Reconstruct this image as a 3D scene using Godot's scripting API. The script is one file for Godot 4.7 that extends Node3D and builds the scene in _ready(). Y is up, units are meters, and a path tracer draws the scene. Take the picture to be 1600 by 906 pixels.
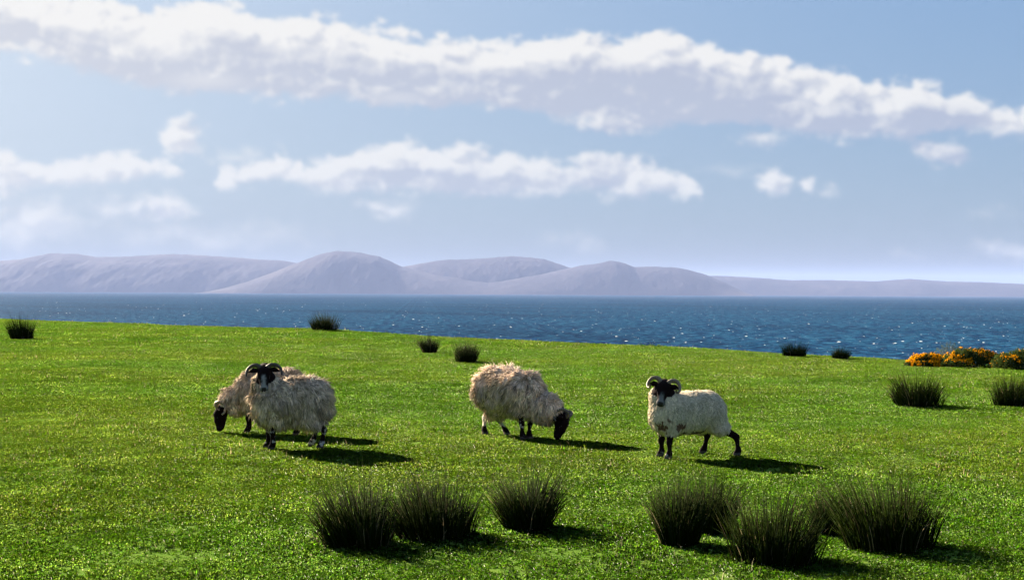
extends Node3D
# A field above the sea: four blackface sheep, rush clumps, gorse, far hills. Camera looks along -z, ground plane near y = 0.

var rng := RandomNumberGenerator.new()
var n_a := FastNoiseLite.new()
var n_b := FastNoiseLite.new()
var n_c := FastNoiseLite.new()
var n_w := FastNoiseLite.new()
const SEA_Y := -30.0

func _ready():
	rng.seed = 7
	setup_noise(n_a, 11, 1.0, 3)
	setup_noise(n_b, 23, 1.0, 2)
	setup_noise(n_c, 37, 1.0, 4)
	setup_noise(n_w, 41, 1.0, 1)
	n_w.noise_type = FastNoiseLite.TYPE_CELLULAR
	n_w.cellular_return_type = FastNoiseLite.RETURN_DISTANCE
	n_w.fractal_type = FastNoiseLite.FRACTAL_NONE
	make_camera()
	make_sky()
	make_sun()
	make_field()
	make_sea()
	make_hills()
	make_grass()
	make_flock()
	make_rushes()
	make_gorse()

func setup_noise(n, s, f, o):
	n.seed = s
	n.noise_type = FastNoiseLite.TYPE_SIMPLEX_SMOOTH
	n.frequency = f
	n.fractal_type = FastNoiseLite.FRACTAL_FBM
	n.fractal_octaves = o

# ---------------------------------------------------------------- camera, sky, sun
func make_camera():
	var c := Camera3D.new()
	c.name = "camera"
	add_child(c)
	c.position = Vector3(0, 1.8, 0)
	c.fov = 23.3
	c.near = 0.1
	c.far = 80000.0
	c.rotation_degrees = Vector3(0.09, 0, 0.29)
	c.current = true

func make_sun():
	var l := DirectionalLight3D.new()
	l.name = "sun"
	add_child(l)
	l.look_at_from_position(Vector3(-1.45, 1.0, -1.55) * 10.0, Vector3.ZERO, Vector3.UP)
	l.light_energy = 1.6
	l.light_color = Color(1.0, 0.93, 0.82)
	l.light_angular_distance = 0.5
	l.shadow_enabled = true

func make_sky():
	var e := Environment.new()
	e.background_mode = Environment.BG_SKY
	e.tonemap_mode = Environment.TONE_MAPPER_LINEAR
	e.tonemap_exposure = 6.0
	e.background_energy_multiplier = 0.198
	e.sdfgi_enabled = true
	e.ssao_enabled = true
	e.ssil_enabled = true
	e.fog_enabled = true
	e.fog_density = 0.00002
	e.fog_light_color = Color(0.685, 0.775, 1.0)
	var m := PanoramaSkyMaterial.new()
	m.panorama = ImageTexture.create_from_image(sky_image())
	var s := Sky.new()
	s.sky_material = m
	e.sky = s
	var w := WorldEnvironment.new()
	w.name = "world_environment"
	w.environment = e
	add_child(w)

func table(t: Array, x: float) -> float:
	if x <= t[0][0]:
		return t[0][1]
	for i in range(1, t.size()):
		if x < t[i][0]:
			var k: float = (x - t[i - 1][0]) / (t[i][0] - t[i - 1][0])
			return lerpf(t[i - 1][1], t[i][1], k)
	return t[t.size() - 1][1]

const SUN_DIR := Vector3(-0.618, 0.426, -0.660)

# clear air: bluer upwards, whiter near the horizon and round the sun
func air(d: Vector3) -> Vector3:
	var up: float = maxf(d.y, 0.0)
	var c := Vector3(0.09, 0.25, 0.53)
	c = c.lerp(Vector3(0.345, 0.43, 0.45), exp(-up * 6.3))
	# the haze near the ground, built as fog, adds its own light to the lowest air
	c *= 1.0 - 0.90 * exp(-up * 30.0)
	var a: float = acos(clampf(d.dot(SUN_DIR), -1, 1))
	var g: float = exp(-a * a / 0.42)
	return c.lerp(Vector3(0.80, 0.845, 0.87) * (1.0 - 0.72 * exp(-up * 30.0)), clampf(g * 0.92, 0, 1))

const TOP1 := [[-700, -60], [-300, -40], [0, -25], [120, -8], [220, 8], [330, 2], [400, 22], [480, 26], [560, 45], [700, 60], [800, 63], [900, 58], [1010, 56], [1060, 50], [1105, 64], [1125, 80], [1228, 82], [1245, 105], [1320, 118], [1345, 142], [1390, 128], [1428, 120], [1465, 132], [1480, 148], [1540, 152], [1580, 166], [1700, 150], [2000, 190], [2300, 200]]
const BOT1 := [[-700, 60], [-300, 70], [0, 78], [60, 92], [170, 118], [260, 142], [400, 148], [560, 150], [620, 172], [690, 166], [800, 165], [870, 184], [980, 204], [1060, 194], [1200, 200], [1270, 214], [1380, 214], [1500, 204], [1600, 214], [2000, 230], [2300, 230]]
const TOP2 := [[445, 300], [465, 266], [500, 246], [545, 236], [612, 222], [660, 229], [700, 232], [760, 238], [830, 242], [890, 256], [915, 244], [1000, 250], [1050, 262], [1085, 284], [1100, 310]]
const BOT2 := [[445, 280], [470, 292], [600, 300], [720, 312], [800, 302], [950, 303], [1100, 300]]
const TOP3 := [[-400, 230], [-100, 246], [0, 236], [35, 240], [70, 258], [110, 252], [150, 240], [205, 246], [255, 256], [282, 275]]
const BOT3 := [[-400, 300], [0, 300], [60, 292], [150, 288], [282, 268]]
const TOP4 := [[335, 290], [345, 262], [385, 256], [422, 240], [440, 248], [470, 252]]
const BOT4 := [[335, 280], [350, 292], [470, 288]]
# centre x, centre y, half width, half height, strength
const PUFFS := [[285, 213, 36, 26, 0.9], [250, 322, 52, 26, 0.6], [165, 322, 36, 16, 0.4], [1214, 288, 28, 18, 0.75], [1262, 290, 18, 18, 0.7], [1300, 301, 14, 8, 0.4], [1462, 234, 42, 16, 0.8], [1186, 213, 36, 13, 0.6], [1411, 393, 20, 14, 0.4], [1564, 392, 36, 16, 0.4], [1562, 330, 40, 16, 0.2], [600, 325, 46, 16, 0.4], [910, 376, 44, 16, 0.3], [372, 236, 34, 10, 0.4], [60, 345, 120, 36, 0.4], [1130, 268, 50, 6, 0.25], [300, 370, 180, 26, 0.25], [-200, 330, 130, 30, 0.5], [1800, 300, 120, 30, 0.6], [1900, 120, 90, 30, 0.4]]

# thicker, darker (or thinner, brighter) masses inside the clouds
const SHADES := [[1050, 145, 120, 34, 0.40], [1190, 190, 110, 16, 0.38], [1475, 184, 80, 22, 0.42], [610, 122, 90, 24, 0.25], [820, 128, 130, 28, 0.28], [470, 108, 90, 18, 0.22], [70, 45, 60, 22, 0.30], [120, 110, 60, 16, 0.2], [690, 270, 120, 16, 0.25], [880, 276, 90, 14, 0.25], [20, 270, 40, 22, 0.3], [255, 328, 40, 14, 0.3], [1395, 178, 36, 22, -0.35], [1130, 150, 60, 14, -0.25], [985, 140, 22, 12, -0.35], [930, 186, 60, 9, -0.35], [620, 152, 50, 14, -0.3], [270, 75, 60, 18, -0.25], [320, 125, 60, 14, -0.3], [880, 80, 50, 16, -0.2]]

# rounded heaps of several sizes, 0 to about 1
func heaps(x: float, y: float) -> float:
	var qx: float = x + n_b.get_noise_2d(x * 0.02, y * 0.02) * 16.0
	var qy: float = y + n_b.get_noise_2d(x * 0.02 + 30.0, y * 0.02) * 12.0
	return -(0.60 * n_w.get_noise_2d(qx / 96.0, qy / 58.0) + 0.30 * n_w.get_noise_2d(qx / 44.0 + 9.0, qy / 29.0) + 0.15 * n_w.get_noise_2d(qx / 15.0 + 4.0, qy / 11.0))

# (thickness, relief) of the clouds at (x, y), measured in pixels of 1/38.4 degree right of and below the left upper view edge
func cloud_depth(x: float, y: float) -> Vector2:
	var wx: float = n_c.get_noise_2d(x * 0.009, y * 0.013) * 16.0
	var wy: float = n_c.get_noise_2d(x * 0.009 + 40.0, y * 0.013 + 9.0) * 10.0
	var hp: float = heaps(x, y)
	var fine: float = n_c.get_noise_2d(x * 0.026 + 7.0, y * 0.04 + 80.0)
	var rough: float = (hp - 0.55) * 36.0 + fine * 10.0
	var best := -60.0
	for pair in [[TOP1, BOT1, 1.0], [TOP2, BOT2, 0.8], [TOP3, BOT3, 0.85], [TOP4, BOT4, 0.85]]:
		var t: Array = pair[0]
		if x + wx < t[0][0] or x + wx > t[t.size() - 1][0]:
			continue
		var a: float = (y + wy) - table(t, x + wx) + rough
		var b: float = (table(pair[1], x + wx * 1.6) - (y + wy * 0.6)) * 0.8 + rough * 0.7
		best = maxf(best, minf(a, b) * pair[2])
	for p in PUFFS:
		var ex: float = (x + wx * 1.6 - p[0]) / p[2]
		var ey: float = (y + wy * 1.4 - p[1]) / p[3]
		var q: float = ex * ex + ey * ey
		if q < 4.0:
			var s2: float = ((1.0 - sqrt(q)) * minf(p[3], 24.0) + rough * 0.8) * p[4]
			best = maxf(best, s2 - (1.0 - p[4]) * 5.0)
	return Vector2(best, minf(best, 40.0) * 0.6 + hp * 34.0 + fine * 3.0)

func sky_image() -> Image:
	# the whole sky at low resolution, then the part with the clouds in view at full resolution
	var lw := 512
	var lh := 256
	var low := Image.create(lw, lh, false, Image.FORMAT_RGBF)
	for j in lh:
		var el: float = PI * 0.5 - (j + 0.5) / lh * PI
		for i in lw:
			var az: float = ((i + 0.5) / lw - 0.5) * TAU
			var d := Vector3(sin(az) * cos(el), sin(el), -cos(az) * cos(el))
			var c := air(d)
			if el > 0.0:
				var h: float = 1.0 / (d.y + 0.12)
				var px: float = d.x * h
				var pz: float = d.z * h
				var v: float = n_c.get_noise_2d(px * 0.55 + 5.0, pz * 0.55 + 9.0) + 0.35 * n_c.get_noise_2d(px * 2.2, pz * 2.2)
				var a: float = smoothstep(0.08, 0.42, v)
				c = c.lerp(Vector3(0.74, 0.75, 0.78), a * 0.85)
			low.set_pixel(i, j, Color(c.x, c.y, c.z))
	var full := Image.create(4096, 2048, false, Image.FORMAT_RGBF)
	low.resize(4096, 2048, Image.INTERPOLATE_CUBIC)
	full.blit_rect(low, Rect2i(0, 0, 4096, 2048), Vector2i.ZERO)
	var x0 := 2048 - 420
	var x1 := 2048 + 420
	var y0 := 1024 - 250
	var y1 := 1024
	var w := x1 - x0
	var h := y1 - y0
	var dep := PackedFloat32Array()
	dep.resize(w * h)
	var rel := PackedFloat32Array()
	rel.resize(w * h)
	var pxs := PackedFloat32Array()
	pxs.resize(w)
	for i in w:
		pxs[i] = 800.0 + 2198.0 * tan((x0 + i + 0.5 - 2048.0) / 4096.0 * TAU)
	for j in h:
		var el2: float = (1024.0 - (y0 + j + 0.5)) / 2048.0 * PI
		var te: float = 2198.0 * tan(el2)
		for i in w:
			var cz: float = cos((x0 + i + 0.5 - 2048.0) / 4096.0 * TAU)
			var py: float = 452.4 + 8.1 * clampf(pxs[i] / 1600.0, -0.5, 1.5) - te / cz
			var cd := cloud_depth(pxs[i], py)
			dep[j * w + i] = cd.x
			rel[j * w + i] = cd.y
	for j in h:
		var el3: float = (1024.0 - (y0 + j + 0.5)) / 2048.0 * PI
		for i in w:
			var az2: float = (x0 + i + 0.5 - 2048.0) / 4096.0 * TAU
			var d2 := Vector3(sin(az2) * cos(el3), sin(el3), -cos(az2) * cos(el3))
			var c2 := air(d2)
			var s: float = dep[j * w + i]
			var a2: float = smoothstep(-6.0, 10.0, s)
			if a2 > 0.0:
				# how much cloud lies towards the sun, up and to the left
				var thick := 0.0
				for k in range(1, 13):
					var ii: int = clampi(int(i - k * 1.3), 0, w - 1)
					var jj: int = clampi(int(j - k * 2.0), 0, h - 1)
					thick += clampf(dep[jj * w + ii] + 2.0, 0.0, 30.0) / 30.0
				var ii2: int = maxi(i - 3, 0)
				var jj2: int = maxi(j - 3, 0)
				var edge: float = clampf((rel[j * w + i] - rel[jj2 * w + ii2]) * 0.032, -0.26, 0.34) + n_a.get_noise_2d(pxs[i] * 0.0045 + 3.0, j * 0.028) * 0.30
				var lit: float = clampf(exp(-thick * 0.16) * 0.78 + edge * 1.15 + 0.06, 0.0, 1.0)
				for q in SHADES:
					var sx: float = (pxs[i] - q[0]) / q[2]
					var sy: float = (452.4 + 8.1 * pxs[i] / 1600.0 - 2198.0 * tan(el3) / cos(az2) - q[1]) / q[3]
					lit -= q[4] * exp(-(sx * sx + sy * sy) * 1.2)
				lit = clampf(lit, 0.0, 1.0)
				var near_sun: float = exp(-pow(acos(clampf(d2.dot(SUN_DIR), -1, 1)), 2.0) / 0.34)
				lit = clampf(lit + near_sun * 0.75, 0.0, 1.0)
				var shade := Vector3(0.39, 0.42, 0.52)
				var light := Vector3(0.78, 0.765, 0.735)
				var cc := shade.lerp(light, lit)
				# far clouds low in the sky are seen through the haze
				cc = cc.lerp(air(d2), 0.70 * exp(-el3 / 0.075))
				c2 = c2.lerp(cc, a2 * lerpf(0.92, 0.98, lit))
			var ex: float = minf(minf(i, w - 1 - i) / 120.0, j / 50.0)
			if ex < 1.0:
				var o: Color = full.get_pixel(x0 + i, y0 + j)
				c2 = Vector3(o.r, o.g, o.b).lerp(c2, smoothstep(0.0, 1.0, ex))
			full.set_pixel(x0 + i, y0 + j, Color(c2.x, c2.y, c2.z))
	# straight ahead (-z) belongs at the image's left and right ends
	var turned := Image.create(4096, 2048, false, Image.FORMAT_RGBF)
	turned.blit_rect(full, Rect2i(2048, 0, 2048, 2048), Vector2i.ZERO)
	turned.blit_rect(full, Rect2i(0, 0, 2048, 2048), Vector2i(2048, 0))
	return turned

# ---------------------------------------------------------------- helpers
func lin(r, g, b) -> Color:
	return Color(r, g, b).linear_to_srgb()

func mat(c: Color, rough: float, spec := 0.5) -> StandardMaterial3D:
	var m := StandardMaterial3D.new()
	m.albedo_color = c
	m.roughness = rough
	m.metallic_specular = spec
	m.cull_mode = BaseMaterial3D.CULL_DISABLED
	return m

func vmat(rough: float, spec := 0.5) -> StandardMaterial3D:
	var m := mat(Color.WHITE, rough, spec)
	m.vertex_color_use_as_albedo = true
	return m

func amesh(v: PackedVector3Array, n: PackedVector3Array, c: PackedColorArray, ix: PackedInt32Array) -> ArrayMesh:
	var a := []
	a.resize(Mesh.ARRAY_MAX)
	a[Mesh.ARRAY_VERTEX] = v
	a[Mesh.ARRAY_NORMAL] = n
	if c.size() > 0:
		a[Mesh.ARRAY_COLOR] = c
	a[Mesh.ARRAY_INDEX] = ix
	var m := ArrayMesh.new()
	m.add_surface_from_arrays(Mesh.PRIMITIVE_TRIANGLES, a)
	return m

func put(called: String, mesh: Mesh, m: Material, parent: Node) -> MeshInstance3D:
	var o := MeshInstance3D.new()
	o.name = called
	o.mesh = mesh
	o.material_override = m
	parent.add_child(o, true)
	return o

func thing(called: String, label: String, category: String, at: Vector3, turn := 0.0, group := "") -> Node3D:
	var o := Node3D.new()
	o.name = called
	add_child(o, true)
	o.position = at
	o.rotation.y = turn
	o.set_meta("label", label)
	o.set_meta("category", category)
	if group != "":
		o.set_meta("group", group)
	return o

func noise_tex(s: int, freq: float, octaves: int, ramp: Array, size := 1024, normal := false, bump := 8.0) -> NoiseTexture2D:
	var n := FastNoiseLite.new()
	setup_noise(n, s, freq, octaves)
	var t := NoiseTexture2D.new()
	t.width = size
	t.height = size
	t.seamless = true
	t.noise = n
	if normal:
		t.as_normal_map = true
		t.bump_strength = bump
	elif ramp.size() > 0:
		var g := Gradient.new()
		var offs := PackedFloat32Array()
		var cols := PackedColorArray()
		for r in ramp:
			offs.append(r[0])
			cols.append(r[1])
		g.offsets = offs
		g.colors = cols
		t.color_ramp = g
	return t

# ---------------------------------------------------------------- ground
const CREST := [[-150, 190], [-60, 110], [-30.2, 82.5], [-20.1, 73], [-12.5, 67.5], [-9, 64.5], [-5.3, 58], [-2.4, 52.8], [2.2, 48], [6, 43.2], [8.9, 38.6], [10.3, 36], [12.3, 33], [20, 22], [32, 5], [60, -40], [150, -200]]

func beyond(x: float, z: float) -> float:
	var dc: float = (table(CREST, x - 3.0) + table(CREST, x) + table(CREST, x + 3.0)) / 3.0
	return (-z - dc) * 0.63

func ground(x: float, z: float) -> float:
	var u: float = beyond(x, z)
	var y := 0.0
	if u > 0.0:
		y = -0.012 * u * u if u < 22.0 else -5.81 - (u - 22.0) * 0.53
	y += n_b.get_noise_2d(x * 0.17, z * 0.17) * 0.022 + n_b.get_noise_2d(x * 0.9 + 9.0, z * 0.9) * 0.007
	y += n_a.get_noise_2d(x * 0.035, z * 0.035) * 0.10 * smoothstep(24.0, 45.0, -z)
	return y

func ground_normal(x: float, z: float) -> Vector3:
	return Vector3(ground(x - 0.2, z) - ground(x + 0.2, z), 0.4, ground(x, z - 0.2) - ground(x, z + 0.2)).normalized()

func steps(parts: Array) -> PackedFloat32Array:
	var a := PackedFloat32Array()
	for p in parts:
		var n: int = int(round((p[1] - p[0]) / p[2]))
		for i in n:
			a.append(p[0] + (p[1] - p[0]) * i / n)
	a.append(parts[parts.size() - 1][1])
	return a

func make_field():
	var xs := steps([[-220, -60, 5], [-60, -16, 1.0], [-16, 18, 0.22], [18, 40, 1.0], [40, 120, 5]])
	var zs := steps([[-260, -125, 5], [-125, -44, 0.9], [-44, 2, 0.22], [2, 30, 2], [30, 120, 10]])
	var v := PackedVector3Array()
	var n := PackedVector3Array()
	var ix := PackedInt32Array()
	for z in zs:
		for x in xs:
			v.append(Vector3(x, ground(x, z), z))
			n.append(ground_normal(x, z))
	var w := xs.size()
	for j in zs.size() - 1:
		for i in w - 1:
			var a := j * w + i
			ix.append_array([a, a + 1, a + w, a + 1, a + w + 1, a + w])
	var m := mat(Color.WHITE, 1.0, 0.0)
	m.albedo_texture = noise_tex(3, 0.02, 5, [[0.0, lin(0.050, 0.090, 0.015)], [0.5, lin(0.068, 0.124, 0.020)], [1.0, lin(0.10, 0.14, 0.028)]])
	m.uv1_triplanar = true
	m.uv1_world_triplanar = true
	m.uv1_scale = Vector3(0.31, 0.31, 0.31)
	var o := put("field", amesh(v, n, PackedColorArray(), ix), m, self)
	o.set_meta("kind", "structure")
	o.set_meta("label", "grazed green field that falls away towards the sea")

# ---------------------------------------------------------------- sea and hills
func make_sea():
	# the wave pattern runs slantwise to the shore: the node is turned, its outline is not
	var turn := 0.62
	var back := Basis(Vector3.UP, -turn)
	var rect := PackedVector3Array()
	for q in [Vector2(-16000, -10100), Vector2(16000, -10100), Vector2(-16000, 13000), Vector2(16000, 13000)]:
		rect.append(back * Vector3(q.x, 0, q.y))
	var p := amesh(rect, PackedVector3Array([Vector3.UP, Vector3.UP, Vector3.UP, Vector3.UP]), PackedColorArray(), PackedInt32Array([0, 1, 2, 1, 3, 2]))
	var m := mat(Color.WHITE, 0.5, 0.03)
	m.albedo_texture = noise_tex(71, 0.012, 5, [[0.0, lin(0.001, 0.008, 0.026)], [0.40, lin(0.002, 0.021, 0.060)], [0.55, lin(0.004, 0.036, 0.080)], [0.68, lin(0.009, 0.056, 0.110)], [1.0, lin(0.06, 0.14, 0.20)]], 1024)
	m.normal_enabled = true
	m.normal_texture = noise_tex(5, 0.02, 5, [], 1024, true, 10.0)
	m.normal_scale = 1.3
	m.uv1_triplanar = true
	m.uv1_scale = Vector3(0.0061, 0.0061, 0.0038)
	# broad wind lanes
	m.detail_enabled = true
	m.detail_blend_mode = BaseMaterial3D.BLEND_MODE_MUL
	m.detail_albedo = noise_tex(77, 0.006, 4, [[0.0, Color(0.72, 0.76, 0.80)], [0.45, Color(0.92, 0.93, 0.95)], [1.0, Color.WHITE]], 512)
	m.detail_uv_layer = BaseMaterial3D.DETAIL_UV_2
	m.uv2_triplanar = true
	m.uv2_scale = Vector3(0.0007, 0.0007, 0.0003)
	var o := put("sea", p, m, self)
	o.position = Vector3(0, SEA_Y, -13070)
	o.rotation.y = turn
	o.set_meta("kind", "structure")
	o.set_meta("label", "wind-ruffled deep blue sea below the field")
	# breaking crests
	var v := PackedVector3Array()
	var n := PackedVector3Array()
	var ix := PackedInt32Array()
	var r := RandomNumberGenerator.new()
	r.seed = 51
	var rings := 5
	var seg := 12
	for j in rings:
		var t: float = j / float(rings - 1)
		for i in seg:
			var a: float = TAU * i / seg
			var q: float = cos(t * PI * 0.5) * r.randf_range(0.75, 1.1)
			var pos := Vector3(cos(a) * q, sin(t * PI * 0.5) * r.randf_range(0.8, 1.1), sin(a) * q)
			v.append(pos)
			n.append(Vector3(cos(a) * 0.5, 0.8, sin(a) * 0.5).normalized())
	for j in rings - 1:
		for i in seg:
			var b0 := j * seg + i
			var b1 := j * seg + (i + 1) % seg
			ix.append_array([b0, b1, b0 + seg, b1, b1 + seg, b0 + seg])
	var mm := MultiMesh.new()
	mm.transform_format = MultiMesh.TRANSFORM_3D
	mm.mesh = amesh(v, n, PackedColorArray(), ix)
	mm.instance_count = 2200
	for i in mm.instance_count:
		var d: float = exp(r.randf_range(log(420.0), log(5000.0)))
		var x: float = r.randf_range(-0.48, 0.48) * d
		var patch: float = n_a.get_noise_2d(x * 0.006, d * 0.003)
		var k: float = pow(r.randf(), 4.0) * clampf(0.8 + patch, 0.35, 1.3)
		var b := Basis(Vector3.UP, r.randf_range(-0.5, 0.5)).scaled_local(Vector3(0.20 + 1.0 * k, 0.06 + 0.19 * k, 0.3 + 0.5 * k))
		mm.set_instance_transform(i, Transform3D(back * b, back * Vector3(x, 0.0, -d + 13070.0)))
	var f := MultiMeshInstance3D.new()
	f.name = "whitecaps"
	f.multimesh = mm
	f.material_override = mat(lin(0.72, 0.76, 0.78), 0.9, 0.2)
	f.set_meta("kind", "stuff")
	f.set_meta("label", "small white breaking wave crests scattered over the sea")
	o.add_child(f, true)

# skyline given as [x, height above the water] in units of 1/2198 of the distance
func ridge(called: String, line: Array, dist: float, depth: float, s: int, label: String):
	var x0: float = line[0][0]
	var x1: float = line[line.size() - 1][0]
	var nx := 640
	var nz := 44
	var v := PackedVector3Array()
	var n := PackedVector3Array()
	var ix := PackedInt32Array()
	var hs := []
	var k: float = dist / 2198.0
	for j in nz + 1:
		var t: float = j / float(nz) * 2.0 - 1.0
		for i in nx + 1:
			var px: float = lerpf(x0, x1, i / float(nx))
			var x: float = (px - 800.0) * k
			var z: float = -dist + t * depth
			var hh: float = 0.0
			for q in [-3.0, 0.0, 3.0]:
				hh += table(line, px + q) / 3.0
			hh *= k
			var fall: float = cos(t * PI * 0.5)
			fall = pow(fall, 0.85)
			var rough: float = n_c.get_noise_2d(x * 0.0011 + s * 3.0, z * 0.0008) * 0.16 * (1.0 - fall) * fall * 4.0
			rough += n_c.get_noise_2d(x * 0.0016 + s * 7.0, z * 0.0016) * 0.07 * (1.0 - fall * 0.8) + n_c.get_noise_2d(x * 0.006 + s * 7.0, z * 0.006) * 0.035
			var y: float = SEA_Y - 4.0 + (hh + 4.0) * maxf(fall + rough * 0.5, 0.0)
			v.append(Vector3(x, y, z))
	var w := nx + 1
	for j in nz + 1:
		for i in w:
			var a: Vector3 = v[j * w + maxi(i - 1, 0)]
			var b: Vector3 = v[j * w + mini(i + 1, nx)]
			var c: Vector3 = v[maxi(j - 1, 0) * w + i]
			var d: Vector3 = v[mini(j + 1, nz) * w + i]
			n.append((d - c).cross(b - a).normalized())
	for j in nz:
		for i in nx:
			var q0 := j * w + i
			ix.append_array([q0, q0 + 1, q0 + w, q0 + 1, q0 + w + 1, q0 + w])
	var m := mat(Color.WHITE, 1.0, 0.1)
	m.albedo_texture = noise_tex(90 + s, 0.008, 5, [[0.0, lin(0.016, 0.016, 0.024)], [0.5, lin(0.029, 0.028, 0.040)], [1.0, lin(0.058, 0.051, 0.056)]], 512)
	m.uv1_triplanar = true
	m.uv1_world_triplanar = true
	m.uv1_scale = Vector3(0.0003, 0.0003, 0.0003)
	var o := put(called, amesh(v, n, PackedColorArray(), ix), m, self)
	o.set_meta("kind", "structure")
	o.set_meta("label", label)

func above_water(pts: Array) -> Array:
	var r := []
	for p in pts:
		r.append([p[0], maxf(459.5 + 8.0 * (p[0] - 800.0) / 1600.0 + 0.5 - p[1], 0.0)])
	return r

func make_hills():
	ridge("hills", above_water([[-500, 456], [-350, 420], [-150, 402], [-60, 406], [0, 408], [40, 405], [80, 396], [120, 397], [150, 402], [200, 401], [270, 397], [330, 400], [400, 405], [440, 407], [480, 414], [560, 424], [650, 440], [760, 458]]), 20500.0, 1700.0, 1, "long hazy blue hills across the water at left")
	ridge("hills", above_water([[330, 458], [390, 440], [435, 423], [462, 412], [480, 405], [500, 397], [525, 392], [560, 394], [590, 400], [605, 406], [628, 417], [680, 427], [760, 437], [880, 449], [1000, 460]]), 19000.0, 1300.0, 2, "rounded hazy hill across the water, second peak from left")
	ridge("hills", above_water([[420, 459], [520, 436], [590, 422], [628, 417], [650, 413], [690, 406], [740, 405], [775, 402], [800, 400], [830, 402], [850, 405], [890, 418], [930, 430], [1000, 446], [1060, 459]]), 19600.0, 1400.0, 3, "broad hazy hill across the water in the middle")
	ridge("hills", above_water([[600, 459], [700, 448], [790, 436], [850, 427], [890, 419], [905, 415], [930, 412], [955, 407], [975, 411], [990, 417], [1020, 416], [1060, 418], [1100, 428], [1130, 441], [1165, 461]]), 18800.0, 1100.0, 4, "hazy hill with small summit across the water, right of the middle")
	ridge("hills", above_water([[980, 460], [1040, 438], [1110, 431], [1140, 432], [1180, 434], [1230, 438], [1300, 438], [1370, 440], [1420, 436], [1480, 440], [1530, 441], [1600, 444], [1700, 446], [1900, 440], [2200, 464]]), 22000.0, 1100.0, 5, "low faint hills on the far right horizon")

# ---------------------------------------------------------------- grass
func blade_patch(s: int, count: int, radius: float, h0: float, h1: float, w0: float, w1: float, pale: float) -> ArrayMesh:
	var r := RandomNumberGenerator.new()
	r.seed = s
	var v := PackedVector3Array()
	var n := PackedVector3Array()
	var c := PackedColorArray()
	var ix := PackedInt32Array()
	var made := 0
	while made < count:
		# a tuft: a few blades of one tone
		var q: float = sqrt(r.randf()) * radius
		var a: float = r.randf() * TAU
		var centre := Vector3(cos(a) * q, -0.006, sin(a) * q)
		var tone: float = 0.75 + 0.70 * r.randf()
		var high: float = r.randf_range(0.6, 1.25)
		var yellow: float = r.randf()
		var straw: bool = r.randf() < pale
		var few: int = 1 if straw else r.randi_range(5, 9)
		for z in few:
			made += 1
			var p := centre + Vector3(r.randfn(0, 0.007), 0, r.randfn(0, 0.007))
			var h: float = r.randf_range(h0, h1) * high
			var w: float = r.randf_range(w0, w1) * 0.5
			var yaw: float = r.randf() * TAU
			var lean: float = 0.6 + pow(r.randf(), 0.8) * 1.2
			var col := Color(0.19, 0.45, 0.05).lerp(Color(0.38, 0.56, 0.075), yellow) * tone
			if straw:
				col = Color(0.62, 0.58, 0.38) * r.randf_range(0.6, 1.1)
				h *= 1.6
				w *= 0.8
				p.y += 0.012
				lean = r.randf_range(0.6, 1.15)
			col.a = 1.0
			var side := Vector3(cos(yaw), 0, sin(yaw))
			var fwd := Vector3(-sin(yaw), 0, cos(yaw))
			var d1: Vector3 = (Vector3.UP * cos(lean * 0.5) + fwd * sin(lean * 0.5))
			var d2: Vector3 = (Vector3.UP * cos(lean * 1.3) + fwd * sin(lean * 1.3))
			var n1: Vector3 = side.cross(d1).normalized()
			var n2: Vector3 = side.cross(d2).normalized()
			var m: Vector3 = p + d1 * h * 0.55
			var t: Vector3 = m + d2 * h * 0.5
			var b := v.size()
			v.append_array([p - side * w, p + side * w, m - side * w * 0.8, m + side * w * 0.8, t])
			n.append_array([n1, n1, n2, n2, n2])
			for k in 5:
				c.append(col)
			ix.append_array([b, b + 1, b + 2, b + 1, b + 3, b + 2, b + 2, b + 3, b + 4])
	return amesh(v, n, c, ix)

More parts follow.
